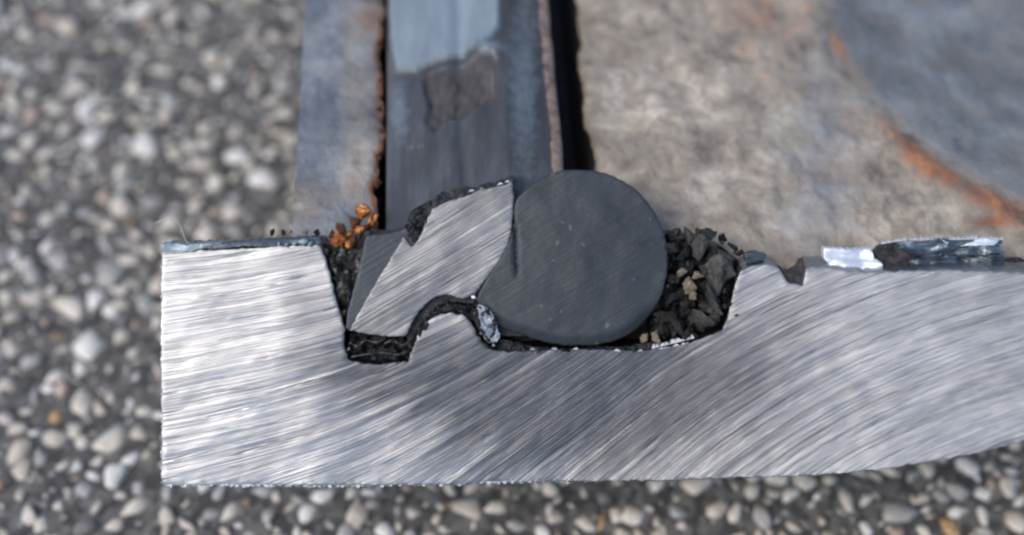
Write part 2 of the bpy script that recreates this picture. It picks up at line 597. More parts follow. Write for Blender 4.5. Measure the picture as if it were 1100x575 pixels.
def chip_mesh(name, seed, sub, rough=0.06, flat=0.62):
    """an angular broken chip: the hull of a few random points, its edges rubbed down"""
    r = random.Random(seed)
    bm = bmesh.new()
    sx_, sy_ = 1.0, r.uniform(0.6, 1.0)
    for k in range(10):
        v = Vector((r.gauss(0, 1), r.gauss(0, 1), r.gauss(0, 1))).normalized() * r.uniform(0.75, 1.1)
        bm.verts.new((v.x * sx_, v.y * sy_, v.z * flat))
    h = bmesh.ops.convex_hull(bm, input=bm.verts)
    junk = list({g for g in h['geom_interior'] + h['geom_unused'] if isinstance(g, bmesh.types.BMVert)})
    if junk: bmesh.ops.delete(bm, geom=junk, context='VERTS')
    if sub:
        bmesh.ops.subdivide_edges(bm, edges=bm.edges, cuts=sub, use_grid_fill=True)
        bmesh.ops.triangulate(bm, faces=bm.faces)
        if rough < 0.1: bmesh.ops.smooth_vert(bm, verts=bm.verts, factor=0.12, use_axis_x=True, use_axis_y=True, use_axis_z=True)
        for v in bm.verts:
            v.co *= 1 + rough * noise.fractal(v.co * 2.2 + Vector((seed, 0, 0)), 1.0, 2.0, 3)
    bmesh.ops.triangulate(bm, faces=bm.faces)
    bmesh.ops.recalc_face_normals(bm, faces=bm.faces)
    me = bpy.data.meshes.new(name)
    bm.to_mesh(me); bm.free()
    return me


bigV = [chip_mesh('stone', 20 + k, 1) for k in range(12)]
smallV = [chip_mesh('small_stone', 40 + k, 0) for k in range(12)]
for me in bigV: me.polygons.foreach_set('use_smooth', [True] * len(me.polygons))
cache = {}
wsum = np.cumsum(STONE_W) / sum(STONE_W)
arrV = []
arrF = []
arrM = []
nv = 0
geo = []
for me in smallV:
    vv = np.zeros(len(me.vertices) * 3); me.vertices.foreach_get('co', vv)
    ff = np.zeros(len(me.loops), np.int32); me.loops.foreach_get('vertex_index', ff)
    geo.append((vv.reshape(-1, 3), ff.reshape(-1, 3)))
for i, (x, y, r) in enumerate(stones):
    c = int(np.searchsorted(wsum, rs.uniform()))
    rz = rs.uniform(0, 6.283)
    st = rs.uniform(0.95, 1.35)
    z = r * rs.uniform(-0.30, 0.02)
    if i in single:
        k = rs.randint(len(bigV))
        if (k, c) not in cache:
            me = bigV[k].copy(); me.materials.clear(); me.materials.append(M_STONE[c]); me.name = 'stone'
            cache[k, c] = me
        o = bpy.data.objects.new('stone', cache[k, c])
        COL.objects.link(o)
        o.parent = ground
        o.location = (x, y, z)
        o.rotation_euler = (0, 0, rz)
        o.scale = (r * st * 1.25, r * 1.3, r * 1.25)
    else:
        v, f = geo[rs.randint(len(geo))]
        p = v * (r * st * 1.15, r * 1.2, r * 1.2)
        ca, sa = math.cos(rz), math.sin(rz)
        p = np.c_[p[:, 0]*ca - p[:, 1]*sa + x, p[:, 0]*sa + p[:, 1]*ca + y, p[:, 2] + z]
        arrV.append(p); arrF.append(f + nv); arrM.append(np.full(len(f), c)); nv += len(p)
V = np.concatenate(arrV); F = np.concatenate(arrF); MI = np.concatenate(arrM)
me = bpy.data.meshes.new('gravel')
me.vertices.add(len(V)); me.vertices.foreach_set('co', V.ravel())
me.loops.add(len(F) * 3); me.loops.foreach_set('vertex_index', F.ravel().astype(np.int32))
me.polygons.add(len(F)); me.polygons.foreach_set('loop_start', np.arange(0, len(F) * 3, 3, dtype=np.int32))
me.update(calc_edges=True)
for mm in M_GRAVEL: me.materials.append(mm)
me.polygons.foreach_set('material_index', MI.astype(np.int32))
me.polygons.foreach_set('use_smooth', [True] * len(F))
tag(link('gravel', me, M_GRAVEL, ground), kind='stuff')

# ------------------------------------------------------------------ the casting
casting = empty('cut_casting', (0.0, 0.04, 0), 'thick cut steel casting with a brushed bare metal end, lying on the asphalt', 'metal casting')

FACE = [(173, 522, 1), (173, 450), (172, 380), (173, 300), (174, 268, 1), (215, 268), (262, 266), (300, 264), (343, 262, 1),
        (350, 278), (358, 308), (366, 338), (371, 354, 1), (370, 366), (374, 386, 1), (400, 391), (438, 388, 1), (444, 372), (452, 352),
        (466, 340), (485, 336), (503, 342), (513, 360), (524, 373), (545, 377), (600, 375), (650, 375), (690, 376), (712, 372), (740, 368),
        (776, 354, 1), (783, 332), (788, 310), (796, 290, 1), (814, 284), (834, 287), (845, 303, 1), (860, 306, 1), (866, 288), (884, 286), (915, 291), (960, 291),
        (1020, 290), (1100, 293), (1180, 296), (1500, 308, 1), (1500, 320, 1), (1180, 428), (1100, 455), (1045, 473), (1000, 484), (950, 494), (900, 501), (850, 506),
        (800, 509), (700, 515), (600, 518), (480, 521), (330, 522)]
face_ol = spline(FACE, 2.6)


def face_relief(x, y, d):
    # hand-ground: the right end is a separate facet leaning a little towards the upper left
    t = np.maximum(x - 690 + (y - 400) * 0.9, 0)
    w = -0.000034 * (np.sqrt(t * t + 60 ** 2) - 60)
    w = w + np.array([0.00030 * fbm(a * 0.012, b * 0.012, 3.3, 3) for a, b in zip(x, y)])
    q = scratch_q(x, y)
    w = w + np.array([0.00010 * fbm(a * 0.012, c * 0.10, 8.1, 2) for a, c in zip(x, q)])
    return w


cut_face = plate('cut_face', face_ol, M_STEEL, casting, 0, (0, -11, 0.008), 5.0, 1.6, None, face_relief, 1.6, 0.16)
me = cut_face.data
me.materials.append(M_BLACK)               # groove walls behind the bright edge set to black
for f in me.polygons:
    if len(f.vertices) == 4 and abs(f.normal.dot(VIEW)) < 0.75:
        qx, qy, _ = to_px(np.array([f.center]))
        if 347 < qx[0] < 788 and qy[0] > 268: f.material_index = 1
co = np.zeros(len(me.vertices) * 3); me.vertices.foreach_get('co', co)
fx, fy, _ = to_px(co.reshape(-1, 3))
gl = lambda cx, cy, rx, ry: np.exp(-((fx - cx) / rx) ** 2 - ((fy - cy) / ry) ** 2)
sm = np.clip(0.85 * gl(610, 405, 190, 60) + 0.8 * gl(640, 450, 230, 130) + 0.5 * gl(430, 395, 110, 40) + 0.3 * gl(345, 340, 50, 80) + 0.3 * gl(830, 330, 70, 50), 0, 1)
at = me.color_attributes.new('dark_mid', 'FLOAT_COLOR', 'POINT')
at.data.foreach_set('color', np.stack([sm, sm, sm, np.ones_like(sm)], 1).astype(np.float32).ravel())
tag(cut_face, 'brushed bare steel end of the casting')

REAR = [(303, 518, 1), (303, 400), (304, 300), (306, 252, 1), (330, 247), (360, 246), (392, 249), (402, 256, 1), (404, 300), (405, 372, 1), (500, 376), (640, 374, 1),
        (648, 330), (652, 290), (657, 279, 1), (700, 277), (800, 277), (900, 279), (1000, 281), (1100, 284), (1600, 298, 1), (1600, 310, 1), (1100, 447), (1000, 478),
        (900, 496), (800, 505), (700, 511), (480, 517)]
rear_pr = spline(REAR, 3.2)
ZT = P(0, 280, 0.008).z


def on_top(x, y):
    """where the line of sight through a photo pixel meets the level of the casting's top"""
    c = O - VIEW * D0
    r = VIEW + RIGHT * ((x - 550) / FPX) + UP * ((287.5 - y) / FPX)
    p = c + r * ((ZT - c.z) / r.z)
    return p.x, p.y


rim_pts = np.array([on_top(*p) for p in [(872, -30), (880, 0), (903, 60), (938, 110), (985, 160), (1040, 195), (1100, 218)]])
sol = np.linalg.lstsq(np.c_[2 * rim_pts, np.ones(len(rim_pts))], (rim_pts ** 2).sum(1), rcond=None)[0]
DISH_C = sol[:2]
DISH_R = math.sqrt(sol[2] + DISH_C @ DISH_C)
print('dish', DISH_C, DISH_R)


def rear_deform(V, px, py, idx, l):
    V = V.copy()
    for i in range(len(V)):
        x, y, z = V[i]
        a = idx[i]
        e0 = rear_pr[a]
        top = e0[1] < 300
        if not top: continue
        k = min(1, l[i] / 0.004)
        n1 = fbm(x * 90, y * 90, 1.0, 4); n2 = fbm(x * 330, y * 330, 4.0, 3)
        if e0[0] > 640:
            r = math.hypot(x - DISH_C[0], y - DISH_C[1])
            t = (DISH_R - r)
            dz = -0.012 * float(sstep(-0.006, 0.055, t))
            dz += 0.0012 * math.exp(-((t + 0.004) / 0.004) ** 2)
            bumpy = 1.0 if t < 0 else 0.35
            V[i][2] += k * (dz + (0.0010 * n1 + 0.00055 * n2) * bumpy)
            if e0[0] < 665:
                V[i][0] += k * 0.0022 * fbm(0.3, y * 110, 7.7, 3)
        else:
            V[i][2] += k * (0.0006 * n1 + 0.0003 * n2)
            if e0[0] > 385: V[i][0] += k * 0.0018 * fbm(2.3, y * 150, 3.7, 3)
    return V


def blob(px, py, cx, cy, rx, ry):
    return np.clip(1.15 - np.hypot((px - cx) / rx, (py - cy) / ry), 0, 1)


def rear_masks(V, px, py, idx, l):
    m = np.zeros((len(V), 4)); m[:, 3] = 1
    e0 = rear_pr[idx]
    lip = e0[:, 0] < 420
    r = np.hypot(V[:, 0] - DISH_C[0], V[:, 1] - DISH_C[1])
    t = DISH_R - r
    rust = np.exp(-((t + 0.003) / 0.0048) ** 2) * np.clip(0.25 + (px - 930) / 60, 0.1, 1) * 0.85
    rust = np.maximum(rust, 0.75 * np.exp(-((t - 0.001) / 0.003) ** 2) * blob(px, py, 908, 40, 30, 60))
    rust = np.maximum(rust, 0.55 * blob(px, py, 815, 15, 90, 70))
    rust = np.maximum(rust, 0.4 * blob(px, py, 840, 65, 50, 50))
    rust = np.maximum(rust, 0.9 * blob(px, py, 1065, 238, 45, 10))
    paint = np.where(lip, 0.0, sstep(-0.004, 0.008, t) * 0.72)
    paint = np.maximum(paint, np.where(lip, 0, 0.55 * blob(px, py, 880, 170, 60, 220)))
    pale = 0.62 * np.maximum(blob(px, py, 790, 110, 22, 45), blob(px, py, 850, 205, 40, 14))
    pale = np.maximum(pale, 0.55 * blob(px, py, 745, 200, 70, 60))
    pale = np.maximum(pale, 0.75 * blob(px, py, 665, 100, 18, 60))
    pale = np.maximum(pale, 0.6 * blob(px, py, 665, 20, 30, 40))
    lp = np.clip(1.0 - 0.42 * sstep(352, 385, px) * (1 - sstep(150, 230, py)) - 0.5 * blob(px, py, 385, 190, 30, 60) - 0.55 * blob(px, py, 330, 225, 40, 40), 0, 1)
    paint = np.where(lip, lp * 0.95, paint)
    lr = np.maximum.reduce([0.65 * blob(px, py, 400, 20, 40, 35), 0.45 * blob(px, py, 372, 20, 14, 80), 0.75 * blob(px, py, 308, 140, 12, 22),
                            0.8 * sstep(388, 402, e0[:, 0]) * np.where(e0[:, 1] < 262, 1, 0.6), 0.5 * blob(px, py, 375, 200, 30, 30)])
    rust = np.where(lip, lr, rust)
    pale = np.where(lip, 0.55 * blob(px, py, 322, 222, 26, 26), pale)
    wall = e0[:, 1] > 300
    paint = np.where(wall, 0.3, paint)
    m[:, 0], m[:, 1], m[:, 2] = rust, paint, pale
    slot = sstep(286, 296, e0[:, 1]) * (e0[:, 0] > 403.5) * (e0[:, 0] < 654) + (sstep(262, 275, e0[:, 1]) * (e0[:, 0] > 400) * (e0[:, 0] < 500))
    m[:, 3] = 1 - np.clip(slot, 0, 1)
    return m


body = sweep('body', rear_pr, M_CAST, casting, 0.008, 0.15, 150, rear_deform, rear_masks)
tag(body, 'weathered dirty body of the casting running away behind the cut end')

# a rib under the body carries it on the ground
bm = bmesh.new()
zb = P(0, 505, 0.008).z
yb = P(0, 505, 0.008).y
rib = [(-0.030, 0.030), (0.09, 0.030), (0.09, 0.12), (-0.030, 0.12)]
lo = [bm.verts.new((x, yb + 0.012 + y, -0.001)) for x, y in rib]
hi = [bm.verts.new((x, yb + 0.012 + y, zb + 0.004)) for x, y in rib]
bm.faces.new(lo[::-1]); bm.faces.new(hi)
for i in range(4): bm.faces.new((lo[i], lo[(i+1) % 4], hi[(i+1) % 4], hi[i]))
bmesh.ops.bevel(bm, geom=list(bm.edges), offset=0.004, segments=2, affect='EDGES')
me = bpy.data.meshes.new('rib'); bm.to_mesh(me); bm.free()
link('rib', me, M_CAST, casting)


def shards(name, path, mat, parent, hmin, hmax, step, w, seed, out=1, lean=0.0004, prob=1.0):
    """ragged little tongues of metal standing along an edge: one mesh"""
    r = random.Random(seed)
    pts = spline(path, step, closed=False)
    V, F = [], []
    for i in range(len(pts) - 1):
        if r.random() > prob: continue
        a, b = pts[i], pts[i + 1]
        t = b - a
        nrm = np.array((-t[1], t[0])); nrm = nrm / max(np.hypot(*nrm), 1e-6) * out
        h = r.uniform(hmin, hmax) * (0.4 + 0.6 * r.random())
        k = len(V)
        mid = a + t * r.uniform(0.2, 0.8) + nrm * h
        q = a + t * r.uniform(-0.3, 0.1); s = b + t * r.uniform(-0.1, 0.4)
        ins = -nrm * 1.5
        ww = w + r.uniform(-1, 1) * lean
        V += [P(*(q + ins), w - 0.0001), P(*(s + ins), w - 0.0001), P(*(mid + t * 0.25), ww), P(*(mid - t * 0.25), ww - 0.0002),
              P(*(q + ins), w + 0.0004), P(*(s + ins), w + 0.0004)]
        F += [(k, k+1, k+2, k+3), (k+5, k+4, k+3, k+2), (k+4, k, k+3), (k+1, k+5, k+2)]
    me = mesh(name, V, F, False)
    bm = bmesh.new(); bm.from_mesh(me); bmesh.ops.recalc_face_normals(bm, faces=bm.faces); bm.to_mesh(me); bm.free()
    return link(name, me, mat, parent)


shards('burr', [(176, 521), (330, 522), (480, 520), (600, 517), (700, 514), (800, 508), (900, 500), (960, 492)], M_BURR, casting, 0.6, 3.4, 5, 0.0003, 2, out=1)
shards('burr', [(173, 520), (173, 400), (173, 280)], M_BURR, casting, 0.3, 2.0, 5, 0.0006, 3, out=-1)
shards('burr', [(560, 375), (620, 374), (690, 376), (742, 367)], M_BURR, casting, 0.5, 2.5, 5, 0.0, 4, out=-1, prob=0.3)
shards('burr', [(700, 373), (745, 362)], M_BURR, casting, 2, 5, 5, -0.0003, 14, out=-1)
shards('burr', [(870, 288), (960, 290), (1098, 292)], M_BURR, casting, 0.5, 3, 5, 0.0002, 5, out=-1, prob=0.8)

# slivers of peeled metal standing on the top edge
def sliver(name, pts, mat, parent, thick=0.0006, w=0.0, bend=0.001, seed=0, back=(0, -2, 0.002), sp=3, lean=0.0):
    rel = lambda x, y, d: lean * (np.max(x) - x) * PX + np.array([bend * fbm(a * 0.03, b * 0.08, seed + 0.5, 2) for a, b in zip(x, y)])
    return plate(name, spline(pts, 2.0), mat, parent, w, back, sp, 0.8, None, rel, 1.4, 0.25, seed=seed)


M_PALE = Mat('pale_blue_film', Base_Color=lin(138, 156, 164), Roughness=0.42, Metallic=0.3).m
M_GREYF = Mat('grey_film', Base_Color=lin(88, 96, 104), Roughness=0.5, Metallic=0.3)
M_GREYF.set('Normal', M_GREYF.bump(M_GREYF.noise(M_GREYF.coord(), 700, 3), 0.0006, 0.8)); M_GREYF = M_GREYF.m
tag(sliver('paint_sliver', [(174, 262, 1), (186, 261), (200, 263), (226, 261), (250, 262), (262, 264, 1), (240, 265), (222, 266), (206, 270), (190, 270), (182, 274), (175, 279, 1)], M_PALE,
           casting, w=-0.0003, bend=0.0010, seed=2, back=(0, -2, 0.003)), 'pale blue film on the left corner of the top edge')
tag(sliver('paint_sliver', [(214, 265, 1), (250, 261), (285, 258), (318, 257), (344, 255, 1), (344, 262), (318, 263), (290, 265), (262, 265), (232, 268)], M_GREYF,
           casting, w=-0.0001, bend=0.0010, seed=3, back=(0, -3, 0.003)), 'grey film along the top left edge')
for x, y, r in [(318, 261, 3), (327, 260, 4), (334, 262, 3), (309, 263, 2.5), (300, 262, 2)]:
    o = link('paint_fleck', lump_mesh('paint_fleck', 2, 0.5, x, (1.4, 0.8, 0.5), 1.2), M_PALE, casting)
    o.location = P(x, y, -0.0006) - casting.location; o.matrix_parent_inverse.identity()
    o.rotation_euler = (1.0, 0, x); o.scale = (r * PX,) * 3

tag(sliver('metal_sliver', [(886, 266, 1), (915, 268), (936, 267, 1), (938, 276), (946, 284), (944, 291, 1), (915, 290), (893, 286), (886, 276)], M_SLIVER, casting, w=-0.0006, bend=0.0012, seed=5, lean=0.12), 'bright folded sliver of metal on the top edge')
m_ = Mat('dark_blue_film', Metallic=0.75, Roughness=0.36)
o_ = m_.scale(m_.coord(), (0.25, 1, 1))
m_.set('Base Color', m_.ramp(m_.noise(o_, 420, 4, 0.6), [(0.32, lin(58, 62, 66)), (0.52, lin(104, 114, 122)), (0.72, lin(160, 172, 182))]))
m_.set('Normal', m_.bump(m_.noise(o_, 600, 3), 0.0012, 0.8))
M_FILM = m_.m
tag(sliver('metal_sliver', [(937, 276, 1), (946, 265), (958, 261), (978, 263), (992, 268), (985, 280), (968, 291, 1), (948, 287)], M_TAR_FLAT, casting, w=0.0004, bend=0.0016, seed=9), 'dark torn flake beside the bright folded sliver')
tag(sliver('metal_sliver', [(958, 264, 1), (972, 259), (990, 261), (1010, 257), (1034, 260), (1052, 256), (1077, 259, 1), (1074, 266), (1078, 272, 1), (1050, 275), (1020, 273), (990, 278), (975, 272)], M_FILM, casting, w=-0.0002, bend=0.0020, seed=10), 'long blue grey curled flake on the top edge')
sliver('metal_sliver', [(975, 280, 1), (1005, 274), (1040, 276), (1076, 274, 1), (1079, 284, 1), (1060, 285), (1042, 289), (1010, 287), (985, 291)], M_FILM, casting, w=-0.0006, bend=0.0022, seed=17, lean=0.03)
sliver('metal_sliver', [(1008, 258, 1), (1030, 261), (1056, 257), (1072, 258, 1), (1066, 264), (1040, 265), (1018, 263)], M_SLIVER, casting, w=-0.0009, bend=0.0014, seed=23, lean=0.03)
sliver('metal_sliver', [(920, 285, 1), (960, 289), (1010, 287), (1060, 288), (1098, 289, 1), (1098, 294), (1050, 294), (980, 295), (930, 293)], M_SLIVER, casting, w=-0.0004, bend=0.0016, seed=29, lean=0.004)
shards('burr', [(946, 261), (980, 257), (1076, 256)], M_BURR, casting, 1, 3.5, 4, -0.0006, 6, out=-1)
sliver('metal_sliver', [(800, 274, 1), (812, 270), (824, 274, 1), (820, 281), (804, 283)], M_FILM, casting, w=0.0004, seed=12)

tag(plate('sealant_plug', [np.array(p, float) for p in [(838, 286), (848, 291), (858, 285), (864, 278), (866, 300), (862, 308), (846, 306)]], M_TAR_FLAT, casting, 0.0002, (0, -1, 0.003), 3, 1.0, None, None, 1.0, 0.2), 'dark grey chip filling the small notch in the top edge')
plate('sealant_plug', spline([(1083, 281), (1092, 276), (1100, 279), (1108, 284), (1100, 291), (1086, 289)], 2), M_BLACK, casting, 0.0, (0, -1, 0.003), 3, 1.0, None, None, 1.0, 0.2)

# ------------------------------------------------------------------ retaining bar (steel core in a rubber jacket)
bar = empty('retaining_bar', P(480, 340, 0.02), 'rubber jacketed steel bar wedged in the groove, bright core cut through beside the cord', 'bar')
BARP = [(412, 362, 1), (412, 290), (413, 264), (419, 254), (440, 244), (480, 226), (520, 210), (546, 200), (552, 202), (575, 212), (594, 216), (604, 220), (611, 232), (613, 262), (606, 300), (600, 362, 1)]
bar_pr = spline(BARP, 2.6)


def in_quad(px, py, q):
    return inside(np.stack([px, py], 1), np.array(q, float))


CHIP = [(456, 84), (474, 76), (528, 62), (532, 84), (530, 104), (512, 112), (496, 124), (478, 128), (468, 139), (458, 130), (462, 112), (456, 96)]
PATCH = [(412, -80), (540, -80), (536, 30), (520, 50), (500, 58), (470, 66), (446, 77), (425, 76), (420, 40)]


def soft(px, py, poly, k):
    pts = np.stack([px, py], 1)
    ol = np.array(poly, float)
    d = edge_dist(pts, ol) * np.where(inside(pts, ol), 1, -1)
    return sstep(-k, k, d)


def bar_deform(V, px, py, idx, l):
    V = V.copy()
    e0 = bar_pr[idx]
    top = e0[:, 1] < 290
    pa = soft(px, py, PATCH, 3) * top
    ch = soft(px, py, CHIP, 4) * top
    ridge = blob(px, py, 522, 55, 22, 10) * top
    for i in range(len(V)):
        x, y, z = V[i]
        V[i][2] += 0.0010 * pa[i] - 0.0010 * math.exp(-((e0[i][0] - 500) / 9) ** 2) * top[i] - ch[i] * (0.0016 + 0.0008 * fbm(x * 500, y * 500, 2, 3)) + 0.0025 * ridge[i] + 0.0002 * fbm(x * 200, y * 120, 6, 3) * top[i]
        if e0[i][0] > 596 and top[i]: V[i][0] += 0.0004 * fbm(4, y * 70, 2, 2)
    return V


def bar_masks(V, px, py, idx, l):
    m = np.zeros((len(V), 4)); m[:, 3] = 1
    e0 = bar_pr[idx]
    m[:, 0] = sstep(592, 601, e0[:, 0]) * np.where(e0[:, 1] < 300, 0.72, 0.3)
    m[:, 0] = np.maximum(m[:, 0], 0.5 * blob(px, py, 440, 158, 40, 8))
    pt = soft(px, py, PATCH, 5)
    m[:, 1] = np.maximum.reduce([pt * 0.95, 0.8 * blob(px, py, 525, 52, 22, 12), 0.5 * blob(px, py, 562, 90, 22, 150), 0.4 * blob(px, py, 430, 120, 14, 60)]) * (e0[:, 1] < 300)
    m[:, 2] = soft(px, py, CHIP, 7) * (e0[:, 1] < 300)
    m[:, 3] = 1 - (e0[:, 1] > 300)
    return m


jb = sweep('rubber_jacket', bar_pr, M_JBACK, bar, 0.0035, 0.15, 150, bar_deform, bar_masks)
tag(jb, 'dark blue grey rubber jacket with a torn chip and a pale worn skin')

q25 = lambda x, y: (287.5 - y) - np.tan(math.radians(31)) * x
JACK = [(371, 353, 1), (374, 332), (383, 298), (391, 262), (394, 253, 1), (425, 249), (446, 238, 1), (452, 250), (430, 290), (400, 330), (378, 356, 1)]
plate('jacket_edge', spline(JACK, 2), M_JACKET, bar, -0.0002, (2, -6, 0.006), 4, 1.4, None, None, 0.6, 0.2, q25)
CORE = [(375, 355, 1), (390, 328), (412, 290), (428, 264), (434, 254, 1), (440, 262, 1), (444, 264), (452, 252), (464, 225, 1), (478, 217), (500, 211), (518, 203), (540, 199), (551, 194, 1), (552, 215), (550, 245),
        (546, 264, 1), (536, 282), (520, 303), (510, 318, 1), (494, 321), (480, 317), (466, 321), (454, 331), (444, 346), (437, 361, 1), (420, 362), (395, 359)]
rel_core = lambda x, y, d: np.array([0.0003 * fbm(a * 0.02, b * 0.02, 5.3, 3) for a, b in zip(x, y)]) - 0.0004
core = plate('steel_core', spline(CORE, 2), M_CORE, bar, -0.0006, (0, -6, 0.0055), 4, 1.4, None, rel_core, 1.1, 0.22, q25)
tag(core, 'bright brushed steel core of the bar')
# dark torn rubber fringe over the top edge of the core
FR = [(455, 226, 1), (470, 211), (490, 204), (510, 201), (530, 196), (550, 190, 1), (553, 196), (540, 203), (518, 208), (500, 215), (478, 222), (466, 232), (460, 245), (450, 262), (441, 258, 1), (444, 246), (434, 242, 1), (446, 232)]
plate('torn_fringe', spline(FR, 2), M_TAR_FLAT, bar, -0.0002, (0, -2, 0.004), 3, 1.0, None, lambda x, y, d: np.array([0.0012 * fbm(a * 0.12, b * 0.12, 1.3, 3) for a, b in zip(x, y)]), 3.2, 0.14, seed=4)
shards('burr', [(466, 218), (500, 206), (530, 199), (552, 192)], M_BURR, bar, 0.5, 2.5, 4, -0.0004, 8, out=-1, prob=0.3)
plate('notch_shade', spline([(436, 248), (440, 230), (452, 221), (464, 217), (457, 232), (452, 247), (446, 261), (440, 257)], 2), M_BLACK, bar, -0.0005, (0, -2, 0.004), 3, 1.2, None, lambda x, y, d: np.array([0.0012 * fbm(a * 0.14, b * 0.14, 7.3, 3) for a, b in zip(x, y)]), 1.6, 0.2, seed=41)  # raised black plate standing in for the shade of a torn crevice
# inner wall of the arch under the core: jacket rubber seen edge on
ARCH = [(437, 362, 1), (444, 344), (456, 328), (468, 319), (482, 315), (500, 319), (511, 319, 1), (508, 326), (490, 325), (474, 327), (464, 336), (452, 352), (446, 372), (438, 374, 1)]
plate('jacket_edge', spline(ARCH, 2), M_TAR_FLAT, bar, 0.0008, (0, 0, 0.006), 3, 1.2, None, None, 0.8, 0.2)

# ------------------------------------------------------------------ rubber cord
CORD = [(622, 183), (652, 187), (681, 203), (702, 227), (714, 254), (717, 280), (713, 309), (701, 335), (683, 355), (656, 368), (625, 372), (590, 369), (560, 360), (540, 352), (524, 340), (511, 322, 1),
        (522, 300), (541, 270), (551, 245), (553, 218), (566, 203), (585, 190), (603, 184)]


def cord_relief(x, y, d):
    slit = np.exp(-((x - 554 - (y - 270) * 0.05) / 1.6) ** 2) * sstep(236, 246, y) * (1 - sstep(288, 302, y))
    slit2 = np.exp(-((y - 262 + (x - 690) * 0.25) / 1.5) ** 2) * sstep(680, 692, x)
    lip = np.clip(1 - d / 11.0, 0, 1) * sstep(318, 345, y)
    dome = -0.0010 * np.clip(1 - np.hypot(x - 622, y - 278) / 95, 0, 1)
    w = dome + 0.0011 * slit + 0.0005 * slit2 + 0.0016 * lip
    return w + np.array([0.00025 * fbm(a * 0.03, b * 0.03, 9.3, 3) for a, b in zip(x, y)])


cord = plate('rubber_cord', spline(CORD, 2), M_RUBBER, None, -0.0012, (0, 0, 0.012), 3.5, 2.2, None, cord_relief, 0.8, 0.12, q25, taper=0.9)
tag(cord, 'large round end of the black rubber cord pressed into the groove', 'rubber cord')


# ------------------------------------------------------------------ crumbs of sealant, rust and shavings
LUMPS = [chip_mesh('lump', 160 + k, 3, 0.35, rnd.uniform(0.6, 1.0)) for k in range(14)]
lump_cache = {}


def lump(name, x, y, r, mat, parent, w, k=None, sc=(1, 1, 1)):
    k = rnd.randrange(len(LUMPS)) if k is None else k
    key = (k, mat.name)
    if key not in lump_cache:
        me = LUMPS[k].copy(); me.materials.clear(); me.materials.append(mat); lump_cache[key] = me
    o = bpy.data.objects.new(name, lump_cache[key])
    COL.objects.link(o)
    c = P(x, y, w)
    o.location = c - parent.location if parent else c
    if parent: o.parent = parent
    o.rotation_euler = (rnd.uniform(0, 6), rnd.uniform(0, 6), rnd.uniform(0, 6))
    o.scale = tuple(r * PX * s for s in sc)
    return o


seal = empty('crumbled_sealant', P(745, 360, 0.004), 'black crumbly sealant filling the groove to the right of the rubber cord', 'sealant')
plate('backing', spline([(708, 250, 1), (730, 252), (770, 262), (797, 280, 1), (790, 310), (786, 340), (776, 356, 1), (740, 370), (700, 378, 1), (700, 340)], 3), M_BLACK, seal, 0.0030, (0, -4, 0.004), 4, 2, None,
      lambda x, y, d: np.array([0.003 * fbm(a * 0.07, b * 0.07, 1.3, 4) for a, b in zip(x, y)]), 3, 0.1, seed=6)
for x, y, r, mt in [(728, 250, 6, M_TAR_GREY), (747, 250, 6, M_TAR_GREY), (728, 252, 9, M_TAR), (742, 258, 13, M_TAR_GREY), (760, 254, 12, M_TAR), (752, 264, 12, M_TAR_GREY), (775, 258, 9, M_TAR), (788, 266, 8, M_TAR), (722, 268, 11, M_TAR), (735, 272, 9, M_TAR),
                    (780, 274, 13, M_TAR_GREY), (795, 270, 6, M_TAR), (765, 272, 10, M_TAR), (768, 298, 20, M_TAR_GREY), (771, 322, 19, M_TAR_GREY), (752, 345, 18, M_TAR_GREY), (745, 256, 17, M_TAR_GREY), (762, 330, 12, M_TAR_GREY), (750, 345, 14, M_TAR_GREY), (770, 345, 11, M_TAR_GREY),
                    (735, 335, 11, M_TAR), (725, 320, 12, M_TAR), (722, 300, 10, M_TAR), (716, 340, 9, M_TAR), (730, 352, 11, M_TAR), (712, 354, 9, M_TAR), (742, 358, 10, M_TAR_GREY), (760, 290, 10, M_TAR_GREY), (785, 290, 8, M_TAR),
                    (720, 284, 8, M_TAR_GREY), (706, 364, 8, M_CLAY), (692, 366, 6, M_CLAY), (745, 325, 8, M_TAR), (786, 284, 9, M_TAR_GREY)]:
    lump('crumb', x - (4 if x > 768 and y > 282 else 0), y, r * rnd.uniform(0.95, 1.5), mt, seal, rnd.uniform(-0.0006, 0.0026), sc=(rnd.uniform(0.9, 1.5), 1, rnd.uniform(0.6, 1)))
for k in range(70):                       # finer grit between the chunks
    x, y = rnd.uniform(712, 792), rnd.uniform(244, 366)
    if y < 254 + 0.5 * max(0, x - 765) or x + 0.5 * (y - 250) > 845 or x - 0.35 * (y - 366) < 712 or (720 < x < 760 and 285 < y < 325): continue
    lump('crumb', x, y, rnd.uniform(2.2, 5), rnd.choice((M_TAR, M_TAR_GREY, M_TAR_GREY)), seal, rnd.uniform(-0.0004, 0.002))
for x, y, r in [(741, 307, 13), (749, 296, 9), (733, 294, 8), (743, 318, 8)]:
    tag(lump('clay_lump', x, y, r, M_CLAY, seal, 0.0006), 'pale dry clay lodged between the black crumbs')

